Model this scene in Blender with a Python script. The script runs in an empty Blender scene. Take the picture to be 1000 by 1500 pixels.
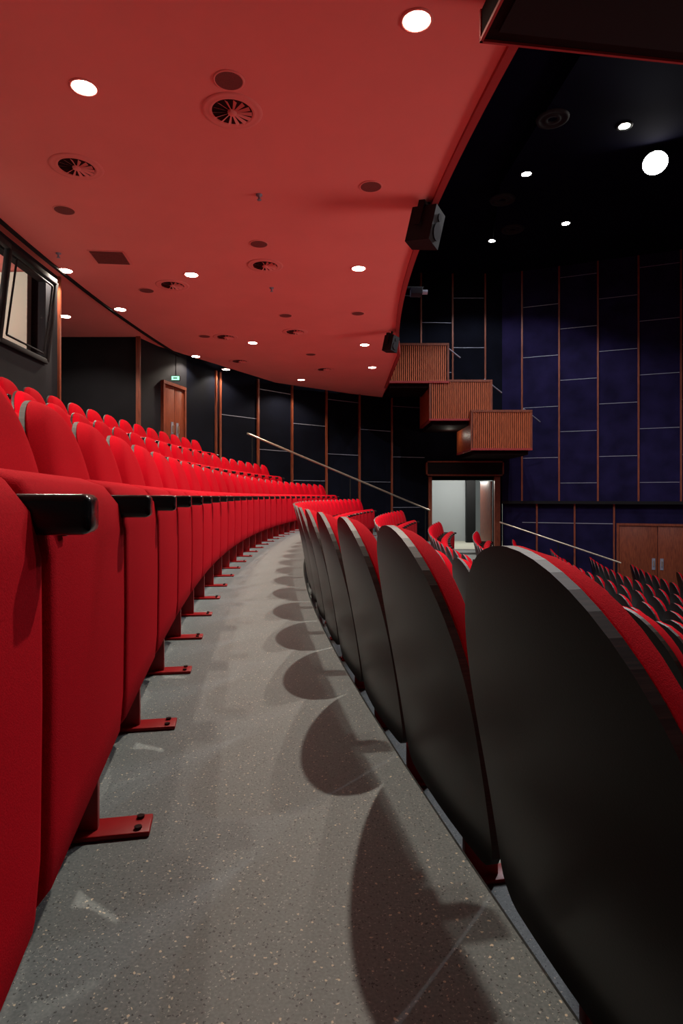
import bpy, bmesh, math, random
from mathutils import Vector, Matrix
random.seed(4)
sc = bpy.context.scene
sc.view_settings.view_transform = 'Standard'
sc.view_settings.look = 'None'
sc.view_settings.exposure = 0.0

# ------------------------------------------------------------------ materials
def mat_new(name):
    m = bpy.data.materials.new(name); m.use_nodes = True
    nt = m.node_tree
    return m, nt, nt.nodes['Principled BSDF']
def simple(name, col, rough=0.6, metal=0.0, noise=0.0, scale=20, bump=0.0, bscale=200, spec=0.5, sheen=0.0):
    m, nt, p = mat_new(name)
    p.inputs['Base Color'].default_value = (*col, 1)
    p.inputs['Roughness'].default_value = rough
    p.inputs['Metallic'].default_value = metal
    p.inputs['Specular IOR Level'].default_value = spec
    if sheen:
        p.inputs['Sheen Weight'].default_value = sheen
        p.inputs['Sheen Tint'].default_value = (*[min(1, c*1.5+.005) for c in col], 1)
    tc = nt.nodes.new('ShaderNodeTexCoord')
    if noise:
        n = nt.nodes.new('ShaderNodeTexNoise'); n.inputs['Scale'].default_value = scale
        n.inputs['Detail'].default_value = 5
        nt.links.new(tc.outputs['Object'], n.inputs['Vector'])
        r = nt.nodes.new('ShaderNodeValToRGB')
        r.color_ramp.elements[0].position = .3; r.color_ramp.elements[1].position = .7
        r.color_ramp.elements[0].color = (*[c*(1-noise) for c in col], 1)
        r.color_ramp.elements[1].color = (*[min(1, c*(1+noise)) for c in col], 1)
        nt.links.new(n.outputs['Fac'], r.inputs['Fac'])
        nt.links.new(r.outputs['Color'], p.inputs['Base Color'])
    if bump:
        n2 = nt.nodes.new('ShaderNodeTexNoise'); n2.inputs['Scale'].default_value = bscale
        n2.inputs['Detail'].default_value = 3
        nt.links.new(tc.outputs['Object'], n2.inputs['Vector'])
        b = nt.nodes.new('ShaderNodeBump'); b.inputs['Strength'].default_value = bump
        b.inputs['Distance'].default_value = .002
        nt.links.new(n2.outputs['Fac'], b.inputs['Height'])
        nt.links.new(b.outputs['Normal'], p.inputs['Normal'])
    return m
def emit(name, col, s):
    m, nt, p = mat_new(name)
    p.inputs['Base Color'].default_value = (*col, 1)
    p.inputs['Emission Color'].default_value = (*col, 1)
    p.inputs['Emission Strength'].default_value = s
    return m
def wood(name, c1, c2, scale=(1, 1, 1), rough=.4):
    m, nt, p = mat_new(name)
    tc = nt.nodes.new('ShaderNodeTexCoord'); mp = nt.nodes.new('ShaderNodeMapping')
    mp.inputs['Scale'].default_value = scale
    n = nt.nodes.new('ShaderNodeTexNoise'); n.inputs['Scale'].default_value = 6; n.inputs['Detail'].default_value = 8
    r = nt.nodes.new('ShaderNodeValToRGB')
    r.color_ramp.elements[0].position = .35; r.color_ramp.elements[1].position = .68
    r.color_ramp.elements[0].color = (*c1, 1); r.color_ramp.elements[1].color = (*c2, 1)
    nt.links.new(tc.outputs['Object'], mp.inputs['Vector']); nt.links.new(mp.outputs['Vector'], n.inputs['Vector'])
    nt.links.new(n.outputs['Fac'], r.inputs['Fac']); nt.links.new(r.outputs['Color'], p.inputs['Base Color'])
    p.inputs['Roughness'].default_value = rough
    return m

M_RED = simple('red_wool_upholstery', (.40, .0010, .0085), .9, noise=.13, scale=260, bump=.4, bscale=600, spec=.04, sheen=.08)
M_SHELL = simple('black_laminate_shell', (.0024, .0019, .0018), .30, spec=.15, bump=.05, bscale=300)
M_RIM = wood('plywood_edge', (.006, .004, .004), (.030, .016, .014), (1, 60, 60), .55)
M_METAL = simple('red_painted_steel', (.28, .002, .005), .4, spec=.3)
M_ARM = simple('black_lacquer_armrest', (.005, .0045, .0045), .22, spec=.45)
M_BOLT = simple('bolt_black', (.02, .01, .01), .4, metal=.6)
M_CEIL = simple('ceiling_plaster_red_bounce', (.80, .265, .245), .9, noise=.03, scale=1.5, spec=.05)  # red light bounced off the seats is put into the plaster's base colour
M_CEIL_TRIM = simple('ceiling_edge_red', (.30, .02, .02), .6)
M_GRILLE = simple('grille_dark_red', (.16, .035, .032), .7, noise=.3, scale=150)
M_DARK = simple('matte_black', (.006, .006, .007), .7, spec=.2)
M_VOID = simple('diffuser_void', (.03, .010, .010), .8, spec=.1)
M_CHAR = simple('wall_charcoal', (.0075, .0075, .0105), .8, noise=.15, scale=3, spec=.2)
M_NAVY = simple('wall_navy_fabric', (.010, .0075, .036), .9, noise=.35, scale=2.2, bump=.2, bscale=150, spec=.1)
M_NAVYD = simple('wall_black_fabric', (.0025, .0032, .0075), .9, noise=.3, scale=2.2, spec=.08)
M_DCEIL = simple('auditorium_ceiling_black', (.0025, .0025, .009), .95, noise=.2, scale=1, spec=.02)
M_STRIP = wood('wood_strip', (.13, .026, .011), (.24, .054, .02), (8, 8, 1), .5)
M_SLAT = wood('wood_slats', (.33, .066, .018), (.54, .125, .04), (10, 10, 1), .45)
M_DOOR = wood('door_wood', (.13, .026, .011), (.22, .052, .02), (7, 7, 1), .4)
M_JOINT = simple('aluminium_joint', (.26, .27, .34), .5, metal=.3)
M_STEEL = simple('brushed_rail', (.62, .52, .40), .3, metal=.8)
M_CORR = simple('corridor_wall', (.36, .39, .41), .8)
M_BEIGE = simple('booth_interior', (.52, .52, .44), .8)
M_FASCIA = simple('balcony_fascia_blue', (.20, .21, .34), .6)
M_PINK = simple('diffuser_enamel', (.76, .25, .23), .7, spec=.1)
M_HOUS = simple('housing_dark_brown', (.010, .004, .004), .8, noise=.2, scale=5, spec=.05)
M_LAMP = emit('downlight_glass', (1, .88, .68), 45)
M_LAMPW = emit('spot_glass', (1, .96, .88), 90)
M_EXIT = emit('exit_green', (.35, 1, .6), 1.6)
m, nt, p = mat_new('window_glass'); p.inputs['Transmission Weight'].default_value = 1
p.inputs['Roughness'].default_value = .0; p.inputs['IOR'].default_value = 1.02
M_GLASS = m

# speckled lino floor
m, nt, p = mat_new('speckled_lino'); M_FLOOR = m
tc = nt.nodes.new('ShaderNodeTexCoord')
def ramp(a, ca, b, cb, src, interp='LINEAR'):
    r = nt.nodes.new('ShaderNodeValToRGB'); r.color_ramp.interpolation = interp
    r.color_ramp.elements[0].position = a; r.color_ramp.elements[1].position = b
    r.color_ramp.elements[0].color = ca; r.color_ramp.elements[1].color = cb
    nt.links.new(src, r.inputs['Fac']); return r.outputs['Color']
def mix(fac, a, b):
    x = nt.nodes.new('ShaderNodeMix'); x.data_type = 'RGBA'
    nt.links.new(fac, x.inputs['Factor'])
    for s, v in ((6, a), (7, b)):
        if isinstance(v, tuple): x.inputs[s].default_value = v
        else: nt.links.new(v, x.inputs[s])
    return x.outputs[2]
nz = nt.nodes.new('ShaderNodeTexNoise'); nz.inputs['Scale'].default_value = 210; nz.inputs['Detail'].default_value = 4
nt.links.new(tc.outputs['Object'], nz.inputs['Vector'])
base = ramp(.35, (.118, .137, .142, 1), .68, (.168, .192, .196, 1), nz.outputs['Fac'])
def speck(scale, thr, rnd):
    v = nt.nodes.new('ShaderNodeTexVoronoi'); v.inputs['Scale'].default_value = scale
    nd = nt.nodes.new('ShaderNodeTexNoise'); nd.inputs['Scale'].default_value = scale*1.3
    ad = nt.nodes.new('ShaderNodeVectorMath'); ad.operation = 'MULTIPLY_ADD'
    nt.links.new(tc.outputs['Object'], nd.inputs['Vector'])
    nt.links.new(nd.outputs['Color'], ad.inputs[0]); ad.inputs[1].default_value = (.008,)*3
    nt.links.new(tc.outputs['Object'], ad.inputs[2])
    nt.links.new(ad.outputs[0], v.inputs['Vector'])
    d = ramp(thr, (1, 1, 1, 1), thr+.04, (0, 0, 0, 1), v.outputs['Distance'])
    sp = nt.nodes.new('ShaderNodeSeparateColor'); nt.links.new(v.outputs['Color'], sp.inputs[0])
    g = ramp(rnd, (0, 0, 0, 1), rnd+.01, (1, 1, 1, 1), sp.outputs[0])
    mm = nt.nodes.new('ShaderNodeMath'); mm.operation = 'MULTIPLY'
    nt.links.new(d, mm.inputs[0]); nt.links.new(g, mm.inputs[1]); return mm.outputs[0]
c = mix(speck(260, .28, .80), base, (.36, .38, .35, 1))
c = mix(speck(200, .30, .76), c, (.05, .056, .06, 1))
c = mix(speck(130, .24, .88), c, (.52, .46, .35, 1))
nt.links.new(c, p.inputs['Base Color'])
p.inputs['Roughness'].default_value = .55
p.inputs['Specular IOR Level'].default_value = .3

# ------------------------------------------------------------------ mesh builder
class B:
    def __init__(s): s.v = []; s.f = []; s.m = []; s.s = []; s.mats = []
    def mi(s, mat):
        if mat not in s.mats: s.mats.append(mat)
        return s.mats.index(mat)
    def add(s, vs, fs, mat, smooth=False, mx=None):
        o = len(s.v)
        s.v += [tuple(mx @ Vector(v)) if mx else tuple(v) for v in vs]
        k = s.mi(mat)
        for i, f in enumerate(fs):
            s.f.append([o+j for j in f]); s.m.append(k); s.s.append(smooth)
    def box(s, a, b, mat, bev=0, mx=None, seg=2):
        x0, y0, z0 = a; x1, y1, z1 = b
        vs = [(x0,y0,z0),(x1,y0,z0),(x1,y1,z0),(x0,y1,z0),(x0,y0,z1),(x1,y0,z1),(x1,y1,z1),(x0,y1,z1)]
        fs = [(0,3,2,1),(4,5,6,7),(0,1,5,4),(1,2,6,5),(2,3,7,6),(3,0,4,7)]
        if bev:
            bm = bmesh.new(); bv = [bm.verts.new(v) for v in vs]
            for f in fs: bm.faces.new([bv[i] for i in f])
            bmesh.ops.bevel(bm, geom=list(bm.edges), offset=bev, segments=seg, affect='EDGES', profile=.5)
            bm.verts.index_update()
            vs = [v.co.copy() for v in bm.verts]; fs = [[v.index for v in f.verts] for f in bm.faces]
            bm.free()
            s.add(vs, fs, mat, True, mx)
        else: s.add(vs, fs, mat, False, mx)
    def cyl(s, p, q, r, mat, n=16, r2=None, caps=True, smooth=True, mx=None):
        p = Vector(p); q = Vector(q); d = (q-p).normalized()
        a = d.orthogonal().normalized(); b = d.cross(a); r2 = r if r2 is None else r2
        vs = []
        for P_, R in ((p, r), (q, r2)):
            for i in range(n):
                t = 2*math.pi*i/n; vs.append(P_+a*math.cos(t)*R+b*math.sin(t)*R)
        fs = [(i, (i+1) % n, n+(i+1) % n, n+i) for i in range(n)]
        s.add(vs, fs, mat, smooth, mx)
        if caps: s.add(vs, [list(range(n))[::-1], list(range(n, 2*n))], mat, False, mx)
    def rev(s, prof, mat, n=32, mx=None, smooth=True):
        vs = []; fs = []
        for (r, z) in prof:
            for i in range(n):
                t = 2*math.pi*i/n; vs.append((r*math.cos(t), r*math.sin(t), z))
        for k in range(len(prof)-1):
            for i in range(n):
                fs.append((k*n+i, k*n+(i+1) % n, (k+1)*n+(i+1) % n, (k+1)*n+i))
        s.add(vs, fs, mat, smooth, mx)
    def mesh(s, name):
        me = bpy.data.meshes.new(name); me.from_pydata(s.v, [], s.f)
        for mt in s.mats: me.materials.append(mt)
        me.polygons.foreach_set('material_index', s.m)
        me.polygons.foreach_set('use_smooth', s.s)
        me.update(); return me
    def obj(s, name, loc=(0, 0, 0), rz=0, parent=None):
        return put(name, s.mesh(name), loc, rz, parent)
def put(name, me, loc=(0, 0, 0), rz=0, parent=None):
    o = bpy.data.objects.new(name, me); sc.collection.objects.link(o)
    o.location = loc; o.rotation_euler = (0, 0, rz)
    if parent: o.parent = parent
    return o

# ------------------------------------------------------------------ layout
CX, CY = 33.65, 7.53
CEIL = 3.38; ROOF = 7.0
NOSE0 = 34.04; SP = .93
LEV = {2: .84, 1: .42, 0: 0, -1: -.35, -2: -.65, -3: -.95, -4: -1.21, -5: -1.43, -6: -1.63, -7: -1.81,
       -8: -1.95, -9: -2.06, -10: -2.14, -11: -2.19, -12: -2.2}
WALL = [(-3.5, 10.67), (-3.1, 12.3), (-2.7, 13.6), (-1.2, 15.3), (0, 16.3), (1.24, 17.15), (2.4, 17.6), (4.6, 17.6), (9.2, 15.7), (14.5, 13.2)]
def wall_y(x):
    if x < WALL[0][0]: return 10.67
    for (a, b), (c, d) in zip(WALL, WALL[1:]):
        if x <= c: return b+(d-b)*(x-a)/(c-a)
    return WALL[-1][1]
def P(r, phi, z=0): return (CX-r*math.cos(phi), CY+r*math.sin(phi), z)
def PC(r, phi, z=0):
    x, y, z = P(r, phi, z)
    if y > 11: x = min(x, 1.13 + (32.81-r)*1.0)
    return (x, y, z)
def phi_y(r, y): return math.asin((y-CY)/r)
def phi_hit(r, off=0):
    ph = 0.0
    while ph < .6:
        x, y, _ = P(r, ph)
        if y > wall_y(x)-off: return ph
        ph += .001
    return ph

# ------------------------------------------------------------------ floor (curved tiers)
fb = B()
def sector(b, r0, r1, z, y0, mat, n=60, flip=False, off=0, f0=P, e=None):
    a0, a1 = phi_y(r0, y0), phi_y(r1, y0)
    e0, e1 = (phi_hit(r0, off), phi_hit(r1, off)) if e is None else (phi_y(r0, e), phi_y(r1, e))
    vs = []; fs = []
    for i in range(n+1):
        t = i/n
        vs.append(f0(r0, a0+(e0-a0)*t, z)); vs.append((P if f0 is PC and r1 > 33 else f0)(r1, a1+(e1-a1)*t, z))
    for i in range(n):
        f = (2*i, 2*i+2, 2*i+3, 2*i+1)
        fs.append(f if flip else f[::-1])
    b.add(vs, fs, mat)
def cylwall(b, r, z0, z1, y0, mat, n=60, e=None, smooth=True, r2=None, f=P):
    r2 = r if r2 is None else r2
    a0 = phi_y(r, y0); e0 = phi_hit(r) if e is None else phi_y(r, e)
    vs = []
    for i in range(n+1):
        ph = a0+(e0-a0)*i/n
        vs.append(f(r, ph, z0)); vs.append(f(r2, ph, z1))
    b.add(vs, [(2*i, 2*i+2, 2*i+3, 2*i+1) for i in range(n)], mat, smooth)
YB = -4.0
for k, z in LEV.items():
    r0 = NOSE0+SP*k; r1 = r0+SP if k < 2 else 39.6
    zl = LEV.get(k-1, z)
    sector(fb, r0+.012, r1, z, YB, M_FLOOR)
    if zl < z:
        cylwall(fb, r0, zl, z-.012, YB, M_FLOOR)
        cylwall(fb, r0, z-.012, z, YB, M_FLOOR, r2=r0+.012)
sector(fb, 14, NOSE0-12*SP, -2.2, YB, M_FLOOR)
fb.obj('floor')

# ------------------------------------------------------------------ seat
L = .60
V1 = .27
def hw(v):
    W = .250+.008*min(1, v/.25); r = .05
    if v < r: return W-r+math.sqrt(max(0, r*r-(r-v)**2))
    if v <= V1: return W
    t = (v-V1)/(L-V1)
    return W*(max(0, 1-t**2.1))**(1/2.0)
def prof(v):
    t = v/L
    return (-.345-.075*t-.04*t*t, .335+.585*t)
def seat_builder(hi=True):
    b = B(); nu = 16 if hi else 6
    vlist = [0, .004, .015, .03, .05]+[.05+(V1-.05)*i/4 for i in range(1, 5)] if hi else [0, .015, .05, V1]
    na = 14 if hi else 6
    vlist = vlist+[V1+(L-V1)*math.sin(math.radians(88.5*i/na)) for i in range(1, na+1)]
    def sheet(off, sc_, thick, vl, wrap=.010):
        vs = []
        for v in vl:
            h = hw(v)*sc_
            x, z = prof(v)
            for i in range(nu+1):
                u = -1+2*i/nu; y = u*h
                th = thick(u, v) if callable(thick) else thick
                vs.append((x+off+th+wrap*(y/.25)**2, y, z))
        return vs
    n1 = nu+1; nv = len(vlist)
    back = sheet(0, 1, 0, vlist); front = sheet(.015, 1, 0, vlist)
    fs = [(j*n1+i, (j+1)*n1+i, (j+1)*n1+i+1, j*n1+i+1) for j in range(nv-1) for i in range(nu)]
    b.add(back, fs, M_SHELL, True)
    b.add(front, [f[::-1] for f in fs], M_SHELL, True)
    ring = [i for i in range(n1)]+[j*n1+nu for j in range(1, nv)]+[(nv-1)*n1+i for i in range(nu-1, -1, -1)]+[j*n1 for j in range(nv-2, 0, -1)]
    rv = [back[i] for i in ring]+[front[i] for i in ring]; N = len(ring)
    b.add(rv, [(i, (i+1) % N, N+(i+1) % N, N+i) for i in range(N)], M_RIM, False)
    Lc = L-.004
    def dome(u, v):
        e = max(0, 1-abs(u)**5)**.5
        g = (v/.05)**.5 if v < .05 else 1
        t = max(0, (v-V1)/(Lc-V1)); g2 = max(0, 1-t**7)**.5
        return .006+.058*e*g*g2
    fc = sheet(.015, .965, dome, vlist)
    bc = sheet(.015, .965, 0, vlist)
    b.add(fc, [f[::-1] for f in fs], M_RED, True)
    rv = [bc[i] for i in ring]+[fc[i] for i in ring]
    b.add(rv, [(i, (i+1) % N, N+(i+1) % N, N+i) for i in range(N)], M_RED, True)
    pr = [(-.052, .20), (-.047, .26), (-.045, .42), (-.046, .57), (-.055, .615), (-.080, .648), (-.12, .662), (-.17, .652), (-.20, .62),
          (-.21, .56), (-.205, .42), (-.165, .27), (-.13, .20), (-.10, .182), (-.066, .182)]
    cxp = sum(q[0] for q in pr)/len(pr); czp = sum(q[1] for q in pr)/len(pr)
    ys = [(-.253, .86), (-.2515, .93), (-.245, .975), (-.23, 1), (0, 1), (.23, 1), (.245, .975), (.2515, .93), (.253, .86)]
    if not hi: ys = [(-.252, .9), (-.235, 1), (.235, 1), (.252, .9)]
    vs = []; n = len(pr)
    for y, s_ in ys:
        ins = (1-s_)*.14
        for (x, z) in pr:
            dx, dz = x-cxp, z-czp
            vs.append((cxp+dx*s_, y, czp+dz-math.copysign(min(abs(dz), ins), dz)))
    fs2 = [(k*n+i, k*n+(i+1) % n, (k+1)*n+(i+1) % n, (k+1)*n+i) for k in range(len(ys)-1) for i in range(n)]
    b.add(vs, fs2, M_RED, True)
    b.add(vs, [list(range(n))[::-1], list(range((len(ys)-1)*n, len(ys)*n))], M_RED, False)
    b.cyl((-.235, -.25, .33), (-.235, .25, .33), .012, M_METAL, 8)
    Y = .265
    b.box((-.185, Y-.011, .008), (-.095, Y+.011, .575), M_METAL, .003 if hi else 0)
    b.box((-.30, Y-.009, .53), (-.06, Y+.009, .594), M_METAL)
    b.box((-.21, Y-.034, 0), (0, Y+.034, .010), M_METAL, .003 if hi else 0)
    b.box((-.33, Y-.028, .590), (0, Y+.028, .632), M_ARM, .009 if hi else 0, seg=3)
    if hi:
        for dx in (-.022, -.195):
            for dy in (-.02, .02):
                b.cyl((dx, Y+dy, .009), (dx, Y+dy, .015), .007, M_BOLT, 8)
    return b
seat_hi = seat_builder(True).mesh('theatre_seat')
low = seat_builder(False)
def seat_positions(k):
    rf = NOSE0+SP*k+.56
    if k < 0: rf = NOSE0+SP*k+.57
    pitch = .53/rf
    yc = {0: 1.174-.265, -1: 1.345}.get(k, random.uniform(-.2, .3)+1.2)
    phc = phi_y(rf, yc)
    end = phi_hit(rf+.4, .62 if k >= 0 else 1.35)
    out = []
    n0 = -5 if k >= -1 else -3
    ph = phc+n0*pitch
    while ph < end:
        out.append((rf, ph)); ph += pitch
    return out
for k in sorted(LEV, reverse=True):
    z = LEV[k]; pos = seat_positions(k)
    if k >= -2:
        for rf, ph in pos: put('theatre_seat', seat_hi, P(rf, ph, z+.0005), -ph)
    else:
        rb = B(); rb.mats = list(low.mats)
        for rf, ph in pos:
            x, y, _ = P(rf, ph)
            if y < .3: continue
            mx = Matrix.Translation((x, y, z+.0005)) @ Matrix.Rotation(-ph, 4, 'Z')
            o = len(rb.v)
            rb.v += [tuple(mx @ Vector(v)) for v in low.v]
            rb.f += [[o+i for i in f] for f in low.f]; rb.m += low.m; rb.s += low.s
        rb.obj('theatre_seat_row')
# row letter plaque on the nearest tipped seat
pb = B()
pb.box((-.047, -.214, .585), (-.040, -.192, .612), M_ARM, .002)
for zz in (.592, .5985, .605): pb.box((-.0405, -.207, zz-.0012), (-.0392, -.199, zz+.0012), M_JOINT)
pb.box((-.0405, -.2085, .5908), (-.0392, -.206, .6062), M_JOINT)
rf = NOSE0+.56; ph = phi_y(rf, 1.174-.265)
pb.obj('seat_row_plaque', P(rf, ph, 0), -ph)
# ------------------------------------------------------------------ ceiling
cb = B()
rs = [32.81, 34.5, 36, 37.2, 39.6]
for r0, r1 in zip(rs, rs[1:]): sector(cb, r0, r1, CEIL, YB, M_CEIL, 70, flip=True, f0=PC if r0 < 33 else P)
cb.obj('ceiling')
tb = B()
cylwall(tb, 32.80, CEIL-.03, CEIL+.05, YB, M_CEIL_TRIM, e=15.5, f=PC)
cylwall(tb, 32.86, CEIL-.03, CEIL+.05, YB, M_CEIL_TRIM, e=15.5, f=PC)
sector(tb, 32.80, 32.86, CEIL-.03, YB, M_CEIL_TRIM, flip=True, f0=PC, e=15.5)
tb.obj('trim_1')
tb = B()
cylwall(tb, 37.05, CEIL-.025, CEIL, 1, M_DARK, e=12.0); cylwall(tb, 37.09, CEIL-.025, CEIL, 1, M_DARK, e=12.0)
vs = []
a0, a1 = phi_y(37.05, 1), phi_y(37.05, 12.0)
for i in range(61):
    ph = a0+(a1-a0)*i/60; vs += [P(37.05, ph, CEIL-.025), P(37.09, ph, CEIL-.025)]
tb.add(vs, [(2*i, 2*i+2, 2*i+3, 2*i+1) for i in range(60)], M_DARK)
tb.obj('trim_2')
bb = B()
cylwall(bb, 32.83, CEIL+.05, CEIL+.62, YB, M_FASCIA, e=15.5, f=PC)
cylwall(bb, 32.80, CEIL+.62, CEIL+.66, YB, M_CEIL_TRIM, e=15.5, f=PC)
cylwall(bb, 33.0, CEIL+.05, CEIL+.66, YB, M_DARK, e=15.5, f=PC)
bb.obj('balcony_front')
ab = B()
ab.add([(-2, -4, ROOF), (16, -4, ROOF), (16, 19, ROOF), (-2, 19, ROOF)], [(0, 1, 2, 3)], M_DCEIL)
pts = [(3.3, 8.5), (3.1, 12.0), (3.6, 14.6), (5.0, 15.6), (6.6, 14.2), (7.6, 12.0), (8.4, 8.5)]
N = len(pts)
ab.add([(x, y, 6.72) for x, y in pts]+[(x, y, ROOF) for x, y in pts],
       [tuple(range(N))]+[(i, (i+1) % N, N+(i+1) % N, N+i) for i in range(N)], M_DCEIL)
ab.obj('ceiling_auditorium')

# ------------------------------------------------------------------ walls
def seg_box(b, p, q, z0, z1, t, mat, off=0, bev=0):
    p = Vector((*p, 0)); q = Vector((*q, 0)); d = (q-p); Ln = d.length; d.normalize()
    ang = math.atan2(d.y, d.x)
    mx = Matrix.Translation(p) @ Matrix.Rotation(ang, 4, 'Z')
    b.box((0, -off, z0), (Ln, -off+t, z1), mat, bev, mx)
def along(p, q, s):
    p = Vector(p); q = Vector(q); d = (q-p).normalized(); return tuple(p+d*s)
ZB = -2.6
wb = B()
W_ = WALL
for a, c in zip(W_[:6], W_[1:6]): seg_box(wb, a, c, ZB, ROOF, .15, M_NAVYD if a[0] > -3.2 else M_CHAR)
seg_box(wb, W_[5], W_[6], ZB, ROOF, .15, M_NAVYD)
DX0, DX1, DZ0, DZ1 = 2.58, 4.36, -.90, 1.09
seg_box(wb, (2.4, 17.6), (DX0, 17.6), ZB, ROOF, .15, M_NAVYD)
seg_box(wb, (DX1, 17.6), (4.6, 17.6), ZB, ROOF, .15, M_NAVYD)
seg_box(wb, (DX0, 17.6), (DX1, 17.6), DZ1, ROOF, .15, M_NAVYD)
seg_box(wb, (DX0, 17.6), (DX1, 17.6), ZB, DZ0, .15, M_NAVYD)
wb.obj('wall_far')
wr = B()
seg_box(wr, W_[7], W_[8], .46, ROOF, .15, M_NAVY)
seg_box(wr, W_[8], W_[9], .46, ROOF, .15, M_NAVY)
seg_box(wr, W_[7], W_[8], ZB, .46, .15, M_NAVY, -.06)
seg_box(wr, W_[8], W_[9], ZB, .46, .15, M_NAVY, -.06)
wr.obj('wall_right')
def strips(name, poly, s0, step, z0, z1, jsp, w=.045, joints=True, mat=M_STRIP, off=.03, zoff=0, count=99):
    b = B()
    lens = [(Vector(c)-Vector(a)).length for a, c in zip(poly, poly[1:])]
    tot = sum(lens)
    def at(s):
        for (a, c), l in zip(zip(poly, poly[1:]), lens):
            if s <= l or (a, c) == (poly[-2], poly[-1]): 
                d = (Vector(c)-Vector(a)).normalized(); return Vector(a)+d*s, d
            s -= l
    s = s0; i = 0
    while s <= tot and i < count:
        pt, d = at(s)
        seg_box(b, pt-d*w/2, pt+d*w/2, z0, z1, off, mat, off)
        if joints and s+step <= tot+.3:
            z = z0+(jsp*.35 if i % 2 else jsp*.85)+zoff
            p2, _ = at(min(s+step, tot))
            while z < z1:
                seg_box(b, pt+d*.03, p2-(p2-pt).normalized()*.03, z-.007, z+.007, .006, M_JOINT, .006)
                z += jsp
        s += step; i += 1
    return b.obj(name)
strips('trim_3', W_[2:7], .0, 1.10, ZB+1.0, CEIL, 1.42, off=.05)
strips('trim_4', [(1.3, 17.17), (2.4, 17.6), (4.6, 17.6)], .1, .93, CEIL+.3, ROOF, 1.42, off=.04)
strips('trim_5', [W_[7], W_[8], W_[9]], .55, .99, .50, ROOF, 1.42, off=.03)
strips('trim_6', [W_[7], W_[8]], .95, .99, ZB, .42, 9, off=-.02, joints=False, count=3)
lb = B()
seg_box(lb, W_[7], W_[8], .42, .50, .10, M_DARK, .08); seg_box(lb, W_[8], W_[9], .42, .50, .10, M_DARK, .08)
seg_box(lb, along(W_[7], W_[8], .55), along(W_[7], W_[8], 2.9), -.12, -.10, .02, M_JOINT, -.05)
lb.obj('trim_7')
rb = B()
RB = 37.2
YC = 7.66
xa, ya, _ = P(RB, phi_y(RB, YC))
rb.box((-4.95, YC-.08, .84), (xa, YC+.02, CEIL), M_CHAR)
rb.box((-5.05, YC-.08, .84), (-4.9, 10.8, CEIL), M_CHAR)
rb.box((-4.95, 10.6, .84), (-3.5, 10.75, CEIL), M_CHAR)
rb.obj('wall_recess')
wl = B()
def arcslab(b, r, y0, y1, z0, z1, mat, t=.1, n=20):
    for i in range(n):
        p0 = phi_y(r, y0+(y1-y0)*i/n); p1 = phi_y(r, y0+(y1-y0)*(i+1)/n)
        a = P(r, p0); c = P(r, p1)
        seg_box(b, a[:2], c[:2], z0, z1, t, mat)
WY0, WY1, WZ0, WZ1 = 4.1, 7.36, 2.24, 3.20
arcslab(wl, RB, YB, YC, .84, WZ0, M_CHAR)
arcslab(wl, RB, YB, YC, WZ1, CEIL, M_CHAR)
arcslab(wl, RB, YB, WY0, WZ0, WZ1, M_CHAR)
arcslab(wl, RB, WY1, YC, WZ0, WZ1, M_CHAR, n=2)
wl.obj('wall_left')
br = B()
for a, c in (((-6.2, 2.5, 1.6), (-6.1, 7.56, 3.36)), ((-6.2, 7.46, 1.6), (-3.85, 7.56, 3.36)), ((-6.2, 2.4, 1.6), (-3.85, 2.5, 3.36)), ((-6.2, 2.5, 1.55), (-3.9, 7.56, 1.6))):
    br.box(a, c, M_BEIGE)
br.box((-4.62, 7.40, 1.6), (-4.52, 7.46, 3.36), M_CHAR); br.box((-5.6, 7.40, 1.6), (-5.3, 7.46, 3.0), M_CHAR)
br.box((-4.3, 7.1, 2.2), (-4.1, 7.35, 2.55), M_RED, .03)
br.obj('wall_control_booth')
wf = B()
bx = [P(RB, phi_y(RB, y)) for y in (WY0, 5.2, 6.3, WY1)]
def wpt(i, top, o=0):
    x, y, _ = bx[i]; return Vector((x+(.12 if top else .01)+o, y, (WZ1-.01) if top else WZ0))
def bar(b, p, q, w, mat):
    p = Vector(p); q = Vector(q); d = (q-p).normalized(); ln = (q-p).length
    up = Vector((1, 0, 0)); sdir = d.cross(up).normalized(); up2 = sdir.cross(d)
    mx = Matrix((( d.x, sdir.x, up2.x, p.x), (d.y, sdir.y, up2.y, p.y), (d.z, sdir.z, up2.z, p.z), (0, 0, 0, 1)))
    b.box((0, -w/2, -w/2), (ln, w/2, w/2), mat, .006, mx)
for i in range(3):
    bar(wf, wpt(i, 0), wpt(i+1, 0), .06, M_DARK); bar(wf, wpt(i, 1), wpt(i+1, 1), .06, M_DARK)
    wf.add([wpt(i, 0), wpt(i+1, 0), wpt(i+1, 1), wpt(i, 1)], [(0, 1, 2, 3)], M_GLASS)
for i in range(4): bar(wf, wpt(i, 0), wpt(i, 1), .06, M_DARK)
p0 = wpt(2, 0)+Vector((.02, .12, .08)); p1 = wpt(3, 0)+Vector((.02, -.10, .08)); p2 = wpt(3, 1)+Vector((.02, -.10, -.08)); p3 = wpt(2, 1)+Vector((.02, .12, -.08))
for a, c in ((p0, p1), (p1, p2), (p2, p3), (p3, p0)): bar(wf, a, c, .02, M_DARK)
wf.obj('window_1')
cs = B()
cs.box((xa-.02, YC+.02, .84), (xa+.03, YC+.06, CEIL), M_STRIP)
cs.box((-3.53, 10.55, .84), (-3.46, 10.60, CEIL), M_STRIP)
q = along(W_[1], W_[2], 1.15); q2 = along(W_[1], W_[2], 1.19)
seg_box(cs, q, q2, .84, CEIL, .04, M_STRIP, .04)
cs.obj('trim_8')
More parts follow.
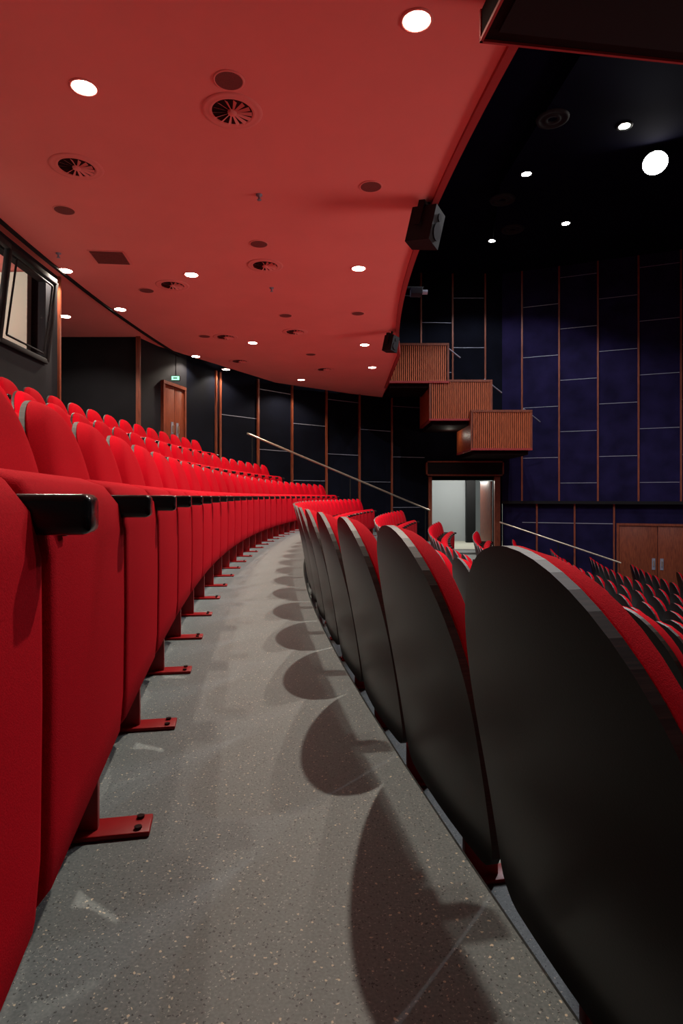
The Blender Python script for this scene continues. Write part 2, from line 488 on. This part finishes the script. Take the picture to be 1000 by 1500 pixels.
# ------------------------------------------------------------------ doors
def door_leafs(name, p, q, z0, z1, mat, leaves=2, off=.02):
    b = B(); p = Vector(p); q = Vector(q); d = (q-p).normalized(); ln = (q-p).length
    o = Vector((p.x, p.y)); p = p-o; q = q-o
    seg_box(b, p-d*.06, p, z0, z1+.06, .06, M_STRIP, off+.06)
    seg_box(b, q, q+d*.06, z0, z1+.06, .06, M_STRIP, off+.06)
    seg_box(b, p-d*.06, q+d*.06, z1, z1+.06, .06, M_STRIP, off+.065)
    for i in range(leaves):
        a = p+d*(ln*i/leaves+.006); c = p+d*(ln*(i+1)/leaves-.006)
        seg_box(b, a, c, z0+.01, z1-.005, .04, mat, off+.04, .004)
        h = c-d*.09 if i % 2 == 0 else a+d*.09
        seg_box(b, h-d*.04, h+d*.04, z0+.9, z0+1.2, .012, M_JOINT, off+.052)
        seg_box(b, h-d*.012, h+d*.012, z0+1.0, z0+1.14, .03, M_STEEL, off+.085)
    return b.obj(name, (o.x, o.y, 0))
door_leafs('door_1', along(W_[0], W_[1], .75), along(W_[0], W_[1], 1.50), .84, 2.72, M_DOOR, off=.0)
door_leafs('door_2', along(W_[7], W_[8], 3.05), along(W_[7], W_[8], 4.9), -2.2, -.15, M_DOOR, off=-.06)
db = B()
for x0, x1 in ((DX0-.10, DX0), (DX1, DX1+.16)): db.box((x0, 17.5, DZ0), (x1, 17.60, DZ1+.1), M_STRIP)
db.box((DX0-.16, 17.42, DZ1+.14), (DX1+.22, 17.60, DZ1+.52), M_DARK)
for z in (DZ1+.12, DZ1+.50): db.box((DX0-.18, 17.40, z), (DX1+.24, 17.6, z+.04), M_STRIP)
for x in (DX0-.18, DX1+.20): db.box((x, 17.40, DZ1+.12), (x+.04, 17.6, DZ1+.54), M_STRIP)
mx = Matrix.Translation((DX1-.02, 17.77, DZ0)) @ Matrix.Rotation(math.radians(98), 4, 'Z')
db.box((0, -.02, .01), (.86, .02, 1.97), M_DOOR, .004, mx)
db.obj('door_3')
co = B()
co.box((DX0-.1, 17.75, DZ0-.1), (DX1+1.2, 21.2, DZ0), M_BEIGE)
co.box((DX0-.2, 17.75, DZ0), (DX0-.1, 21.2, 1.6), M_CORR)
co.box((DX1+1.2, 17.75, DZ0), (DX1+1.3, 21.2, 1.6), M_CORR)
co.box((DX0-.2, 21.1, DZ0), (DX1+1.3, 21.2, 1.6), M_CORR)
co.box((DX0-.2, 17.75, 1.6), (DX1+1.3, 21.2, 1.65), M_CORR)
co.box((DX0+1.55, 20.3, DZ0), (DX0+1.85, 20.5, 1.6), M_DARK)
co.obj('wall_corridor')
ld = B(); ld.box((2.5, 16.7, -1.3), (4.5, 17.58, -.90), M_FLOOR); ld.obj('floor_landing')

# ------------------------------------------------------------------ stepped boxes
def slat_box(x0, x1, y0, y1, z0, z1):
    b = B()
    b.box((x0, y0, z0), (x1, y1, z1), M_DARK)
    b.box((x0-.02, y0-.045, z1-.01), (x1+.02, y1, z1+.045), M_STRIP)
    b.box((x0-.02, y0-.045, z0-.05), (x1+.02, y1, z0+.0), M_CEIL_TRIM)
    b.box((x0+.06, y0+.05, z0-.16), (x1-.06, y1, z0-.05), M_HOUS)
    b.box((x0-.02, y0-.045, z0), (x0+.03, y0, z1), M_STRIP); b.box((x1-.03, y0-.045, z0), (x1+.02, y0, z1), M_STRIP)
    x = x0+.05
    while x < x1-.05:
        b.box((x, y0-.03, z0), (x+.032, y0, z1), M_SLAT); x += .052
    y = y0+.02
    while y < y1-.05:
        for X in (x0-.02, x1): b.box((X, y, z0), (X+.02, y+.032, z1), M_SLAT)
        y += .052
    b.cyl((x1-.1, y0+.3, z1+.12), (x1+.42, y0+.6, z1-.18), .018, M_JOINT, 8)
    b.cyl((x1-.1, y0+.3, z1), (x1-.1, y0+.3, z1+.12), .015, M_JOINT, 8)
    return b.obj('balcony_box')
slat_box(1.16, 2.70, 15.58, 17.05, 3.55, 4.46)
slat_box(2.24, 3.80, 15.6, 17.45, 2.60, 3.54)
slat_box(3.27, 4.78, 15.5, 17.35, 1.84, 2.76)

# ------------------------------------------------------------------ handrails
def rail(p, q, posts):
    b = B(); p = Vector(p); q = Vector(q)
    b.cyl(p, q, .022, M_STEEL, 12)
    for t, dz in posts:
        a = p.lerp(q, t); b.cyl(a, a-Vector((0, 0, dz)), .014, M_DARK, 8)
    return b.obj('handrail')
rail((-2.02, 13.2, 1.98), (2.45, 17.1, .24), ((.02, 1.1), (.5, .95), (.97, .95)))
rail((4.40, 17.1, -.09), (7.25, 15.95, -1.10), ((.03, .9), (.5, .95), (.97, .9)))

# ------------------------------------------------------------------ ceiling fittings
dl = B()
dl.rev([(.098, 0), (.096, -.005), (.082, -.007), (.078, .0), (.074, .01)], M_PINK, 32)
dl.add([(.077*math.cos(i*math.pi/16), .077*math.sin(i*math.pi/16), -.004) for i in range(32)], [tuple(range(32))[::-1]], M_LAMP)
dl_me = dl.mesh('recessed_downlight')
def spot(parent, e, col, size=140, blend=.35, rad=.03, z=-.02):
    ld = bpy.data.lights.new('lamp', 'SPOT'); ld.energy = e; ld.color = col
    ld.spot_size = math.radians(size); ld.spot_blend = blend; ld.shadow_soft_size = rad
    o = bpy.data.objects.new('lamp', ld); sc.collection.objects.link(o); o.parent = parent; o.location = (0, 0, z)
    return o
WARM = (1, .87, .72)
for x, y, e, sz in [(-1.73, 4.13, 110, 140), (.434, 3.55, 400, 118), (-1.86, 7.62, 160, 140), (.206, 7.41, 260, 140), (-1.59, 11.0, 180, 140), (.42, 11.15, 200, 140), (-.95, 14.5, 130, 140), (.655, 13.1, 150, 140),
             (-2.50, 13.3, 80, 140), (-3.25, 9.03, 100, 140), (-2.86, 12.07, 80, 140), (-3.36, 7.48, 100, 140), (-4.22, 9.38, 50, 140), (-2.98, 2.3, 560, 150), (-2.33, -.75, 150, 150)]:
    o = put('recessed_downlight', dl_me, (x, y, CEIL-.001)); spot(o, e, WARM, sz)
vb = B()
vb.rev([(.215, 0), (.212, -.005), (.19, -.006), (.17, -.004), (.165, -.006), (.150, -.008), (.142, -.002)], M_PINK, 48)
vb.add([(.143*math.cos(i*math.pi/24), .143*math.sin(i*math.pi/24), -.003) for i in range(48)], [tuple(range(48))[::-1]], M_VOID)
for i in range(14):
    t = i*2*math.pi/14; dt = .17
    c0 = (.03*math.cos(t), .03*math.sin(t), -.006); c1 = (.14*math.cos(t), .14*math.sin(t), -.006)
    c2 = (.14*math.cos(t+dt), .14*math.sin(t+dt), -.02); c3 = (.03*math.cos(t+dt*2), .03*math.sin(t+dt*2), -.012)
    vb.add([c0, c1, c2, c3], [(3, 2, 1, 0)], M_PINK)
vb.rev([(.0, -.018), (.03, -.018), (.035, -.004)], M_PINK, 16)
v_me = vb.mesh('ceiling_air_diffuser')
for i, (x, y) in enumerate([(-.78, 4.39), (-2.21, 5.13), (-.91, 7.32), (-2.2, 8.0), (-.776, 10.27), (-2.0, 10.6), (-.37, 13.3), (-2.07, 12.5)]):
    put('ceiling_air_diffuser', v_me, (x, y, CEIL-.001), i*.7)
gb = B()
gb.rev([(.105, 0), (.103, -.005), (.092, -.006), (.090, -.004)], M_PINK, 32)
gb.add([(.092*math.cos(i*math.pi/16), .092*math.sin(i*math.pi/16), -.005) for i in range(32)], [tuple(range(32))[::-1]], M_GRILLE)
g_me = gb.mesh('ceiling_speaker')
for x, y in [(-.744, 4.06), (-2.66, 5.9), (.26, 5.45), (-.9, 6.69), (.246, 9.23), (-2.6, 8.2), (-.85, 9.34), (-2.35, 10.55), (-.595, 11.9)]:
    put('ceiling_speaker', g_me, (x, y, CEIL-.001))
hb = B()
hb.box((-.20, -.20, -.006), (.20, .20, 0), M_PINK)
for i in range(9): hb.box((-.18, -.18+i*.041, -.014), (.18, -.155+i*.041, -.005), M_GRILLE)
hb.obj('ceiling_vent_grille', (-2.66, 7.07, CEIL-.001), .1)
sb = B()
sb.rev([(.03, 0), (.028, -.01), (.012, -.012), (.010, -.04), (.02, -.045), (.02, -.05), (0, -.05)], M_JOINT, 16)
s_me = sb.mesh('sprinkler_head')
for x, y in [(-3.2, 6.95), (-.92, 8.1), (-.75, 5.6)]: put('sprinkler_head', s_me, (x, y, CEIL-.001))
dl2 = B()
dl2.rev([(.13, 0), (.128, -.01), (.10, -.015), (.085, .0)], M_DARK, 32)
dl2.add([(.085*math.cos(i*math.pi/16), .085*math.sin(i*math.pi/16), -.006) for i in range(32)], [tuple(range(32))[::-1]], M_LAMPW)
d2_me = dl2.mesh('auditorium_downlight')
for x, y, z in [(4.65, 10.1, ROOF), (3.49, 11.6, 6.72), (5.0, 13.7, 6.72), (3.75, 15.3, ROOF), (8, 9, ROOF), (3.6, 7.2, ROOF), (4.2, 4.0, ROOF)]:
    if z == ROOF and 3.2 < x < 8.3 and 8.5 < y < 14.5: z = 6.72
    o = put('auditorium_downlight', d2_me, (x, y, z-.001)); spot(o, 380, (.93, .95, 1), 130)
fl = B()
fl.cyl((0, 0, -.02), (0, 0, -.30), .15, M_DARK, 24, r2=.21)
fl.cyl((0, 0, 0), (0, 0, -.05), .05, M_DARK, 12)
fl.add([(.20*math.cos(i*math.pi/16), .20*math.sin(i*math.pi/16), -.302) for i in range(32)], [tuple(range(32))[::-1]], M_LAMPW)
o = fl.obj('floodlight', (5.6, 11.0, 6.72)); o.rotation_euler = (math.radians(-38), math.radians(20), 0)
spot(o, 1000, (.93, .95, 1), 120, .5, .12, -.32)
for x, y in [(3.4, 9.9), (3.3, 12.6), (3.9, 14.0)]:
    b = B(); b.rev([(.26, 0), (.25, -.03), (.2, -.03), (.19, -.01), (.14, -.01), (.13, -.03), (.08, -.03), (.07, 0)], M_DARK, 32)
    b.obj('round_ceiling_vent', (x, y, 6.72))

# ------------------------------------------------------------------ hung equipment
def loudspeaker(loc, s, rz, rx):
    b = B()
    b.add([(-.12*s, -.16*s, -.18*s), (.12*s, -.16*s, -.18*s), (.09*s, .12*s, -.18*s), (-.09*s, .12*s, -.18*s),
           (-.12*s, -.16*s, .18*s), (.12*s, -.16*s, .18*s), (.09*s, .12*s, .18*s), (-.09*s, .12*s, .18*s)],
          [(0, 3, 2, 1), (4, 5, 6, 7), (0, 1, 5, 4), (1, 2, 6, 5), (2, 3, 7, 6), (3, 0, 4, 7)], M_DARK)
    b.cyl((0, -.161*s, -.05*s), (0, -.175*s, -.05*s), .085*s, M_CHAR, 20)
    b.cyl((0, -.161*s, .10*s), (0, -.17*s, .10*s), .04*s, M_CHAR, 16)
    b.box((-.145*s, -.03, -.03), (-.125*s, .03, .20*s), M_DARK); b.box((.125*s, -.03, -.03), (.145*s, .03, .20*s), M_DARK)
    b.box((-.145*s, -.03, .19*s), (.145*s, .03, .22*s), M_DARK)
    b.cyl((0, 0, .21*s), (0, 0, .29*s), .02, M_DARK, 10)
    o = b.obj('hanging_loudspeaker', loc, rz); o.rotation_euler = (math.radians(rx), math.radians(8), rz); return o
loudspeaker((.76, 5.75, 3.14), .92, math.radians(60), 10)
loudspeaker((.80, 10.2, 3.16), .72, math.radians(50), 8)
b = B()
b.cyl((-.10, 0, 0), (.25, 0, 0), .016, M_DARK, 10)
b.box((.05, -.1, -.12), (.22, .08, -.02), M_CHAR, .01)
b.cyl((.22, -.01, -.07), (.30, -.01, -.07), .035, M_JOINT, 14)
b.cyl((-.08, 0, 0), (-.08, 0, -.14), .012, M_DARK, 8)
b.obj('stage_light_bracket', (.97, 9.1, 3.72))
b = B()
mx = Matrix.Rotation(math.radians(8), 4, 'Z')
b.box((0, -1.3, 3.18), (2.7, 0, 3.345), M_HOUS, 0, mx)
b.box((-.008, -.008, 3.165), (2.71, .008, 3.185), M_CEIL_TRIM, 0, mx)
b.box((-.008, -1.3, 3.165), (.008, 0, 3.185), M_CEIL_TRIM, 0, mx)
b.box((-.008, -.008, 3.165), (.008, .008, 3.345), M_CEIL_TRIM, 0, mx)
b.box((.07, -1.2, 3.168), (2.6, -.08, 3.182), M_DARK, 0, mx)
b.obj('projector_housing', (.78, 3.43, 0))
b = B()
b.box((-.08, -.02, -.045), (.08, .02, .045), M_CHAR, .004)
b.box((-.07, -.024, -.035), (.07, -.019, .035), M_EXIT)
b.box((-.04, -.028, -.01), (.035, -.023, .01), M_CHAR)
b.cyl((0, 0, .045), (0, 0, .45), .008, M_DARK, 8)
b.obj('exit_sign', (-3.02, 11.2, 2.78))

# ------------------------------------------------------------------ extra room lamps
def pointl(name, loc, e, col, r):
    l = bpy.data.lights.new(name, 'POINT'); l.energy = e; l.color = col; l.shadow_soft_size = r
    o = bpy.data.objects.new(name, l); sc.collection.objects.link(o); o.location = loc; return o
pointl('booth_lamp', (-4.9, 6.0, 3.1), 85, (1, .98, .88), .1)
pointl('corridor_lamp', (3.9, 19.3, 1.3), 110, (1, .95, .85), .1)
pointl('box_lamp', (2.95, 16.8, 2.3), 3, (1, .9, .75), .03)
l = bpy.data.lights.new('ceiling_fill_lamp', 'SPOT'); l.energy = 2200; l.color = (1, .62, .56); l.spot_size = math.radians(75); l.spot_blend = 1; l.shadow_soft_size = 2.2  # added fill with no real fixture, brightens the balcony soffit from below
o = bpy.data.objects.new('ceiling_fill_lamp', l); sc.collection.objects.link(o); o.location = (9.5, 5.5, -1.0)
o.rotation_euler = (Vector((-.5, 7.5, 3.4))-o.location).to_track_quat('-Z', 'Y').to_euler()

w = bpy.data.worlds.new('World'); sc.world = w; w.use_nodes = True
w.node_tree.nodes['Background'].inputs[0].default_value = (.028, .024, .027, 1)
w.node_tree.nodes['Background'].inputs[1].default_value = 1.0

cam = bpy.data.cameras.new('camera'); co_ = bpy.data.objects.new('camera', cam); sc.collection.objects.link(co_)
co_.location = (0, 0, .63); co_.rotation_euler = (math.radians(90), 0, 0)
cam.lens = 21.6; cam.sensor_width = 36; cam.sensor_fit = 'AUTO'; cam.shift_y = -23/1500; cam.clip_start = .02
sc.camera = co_
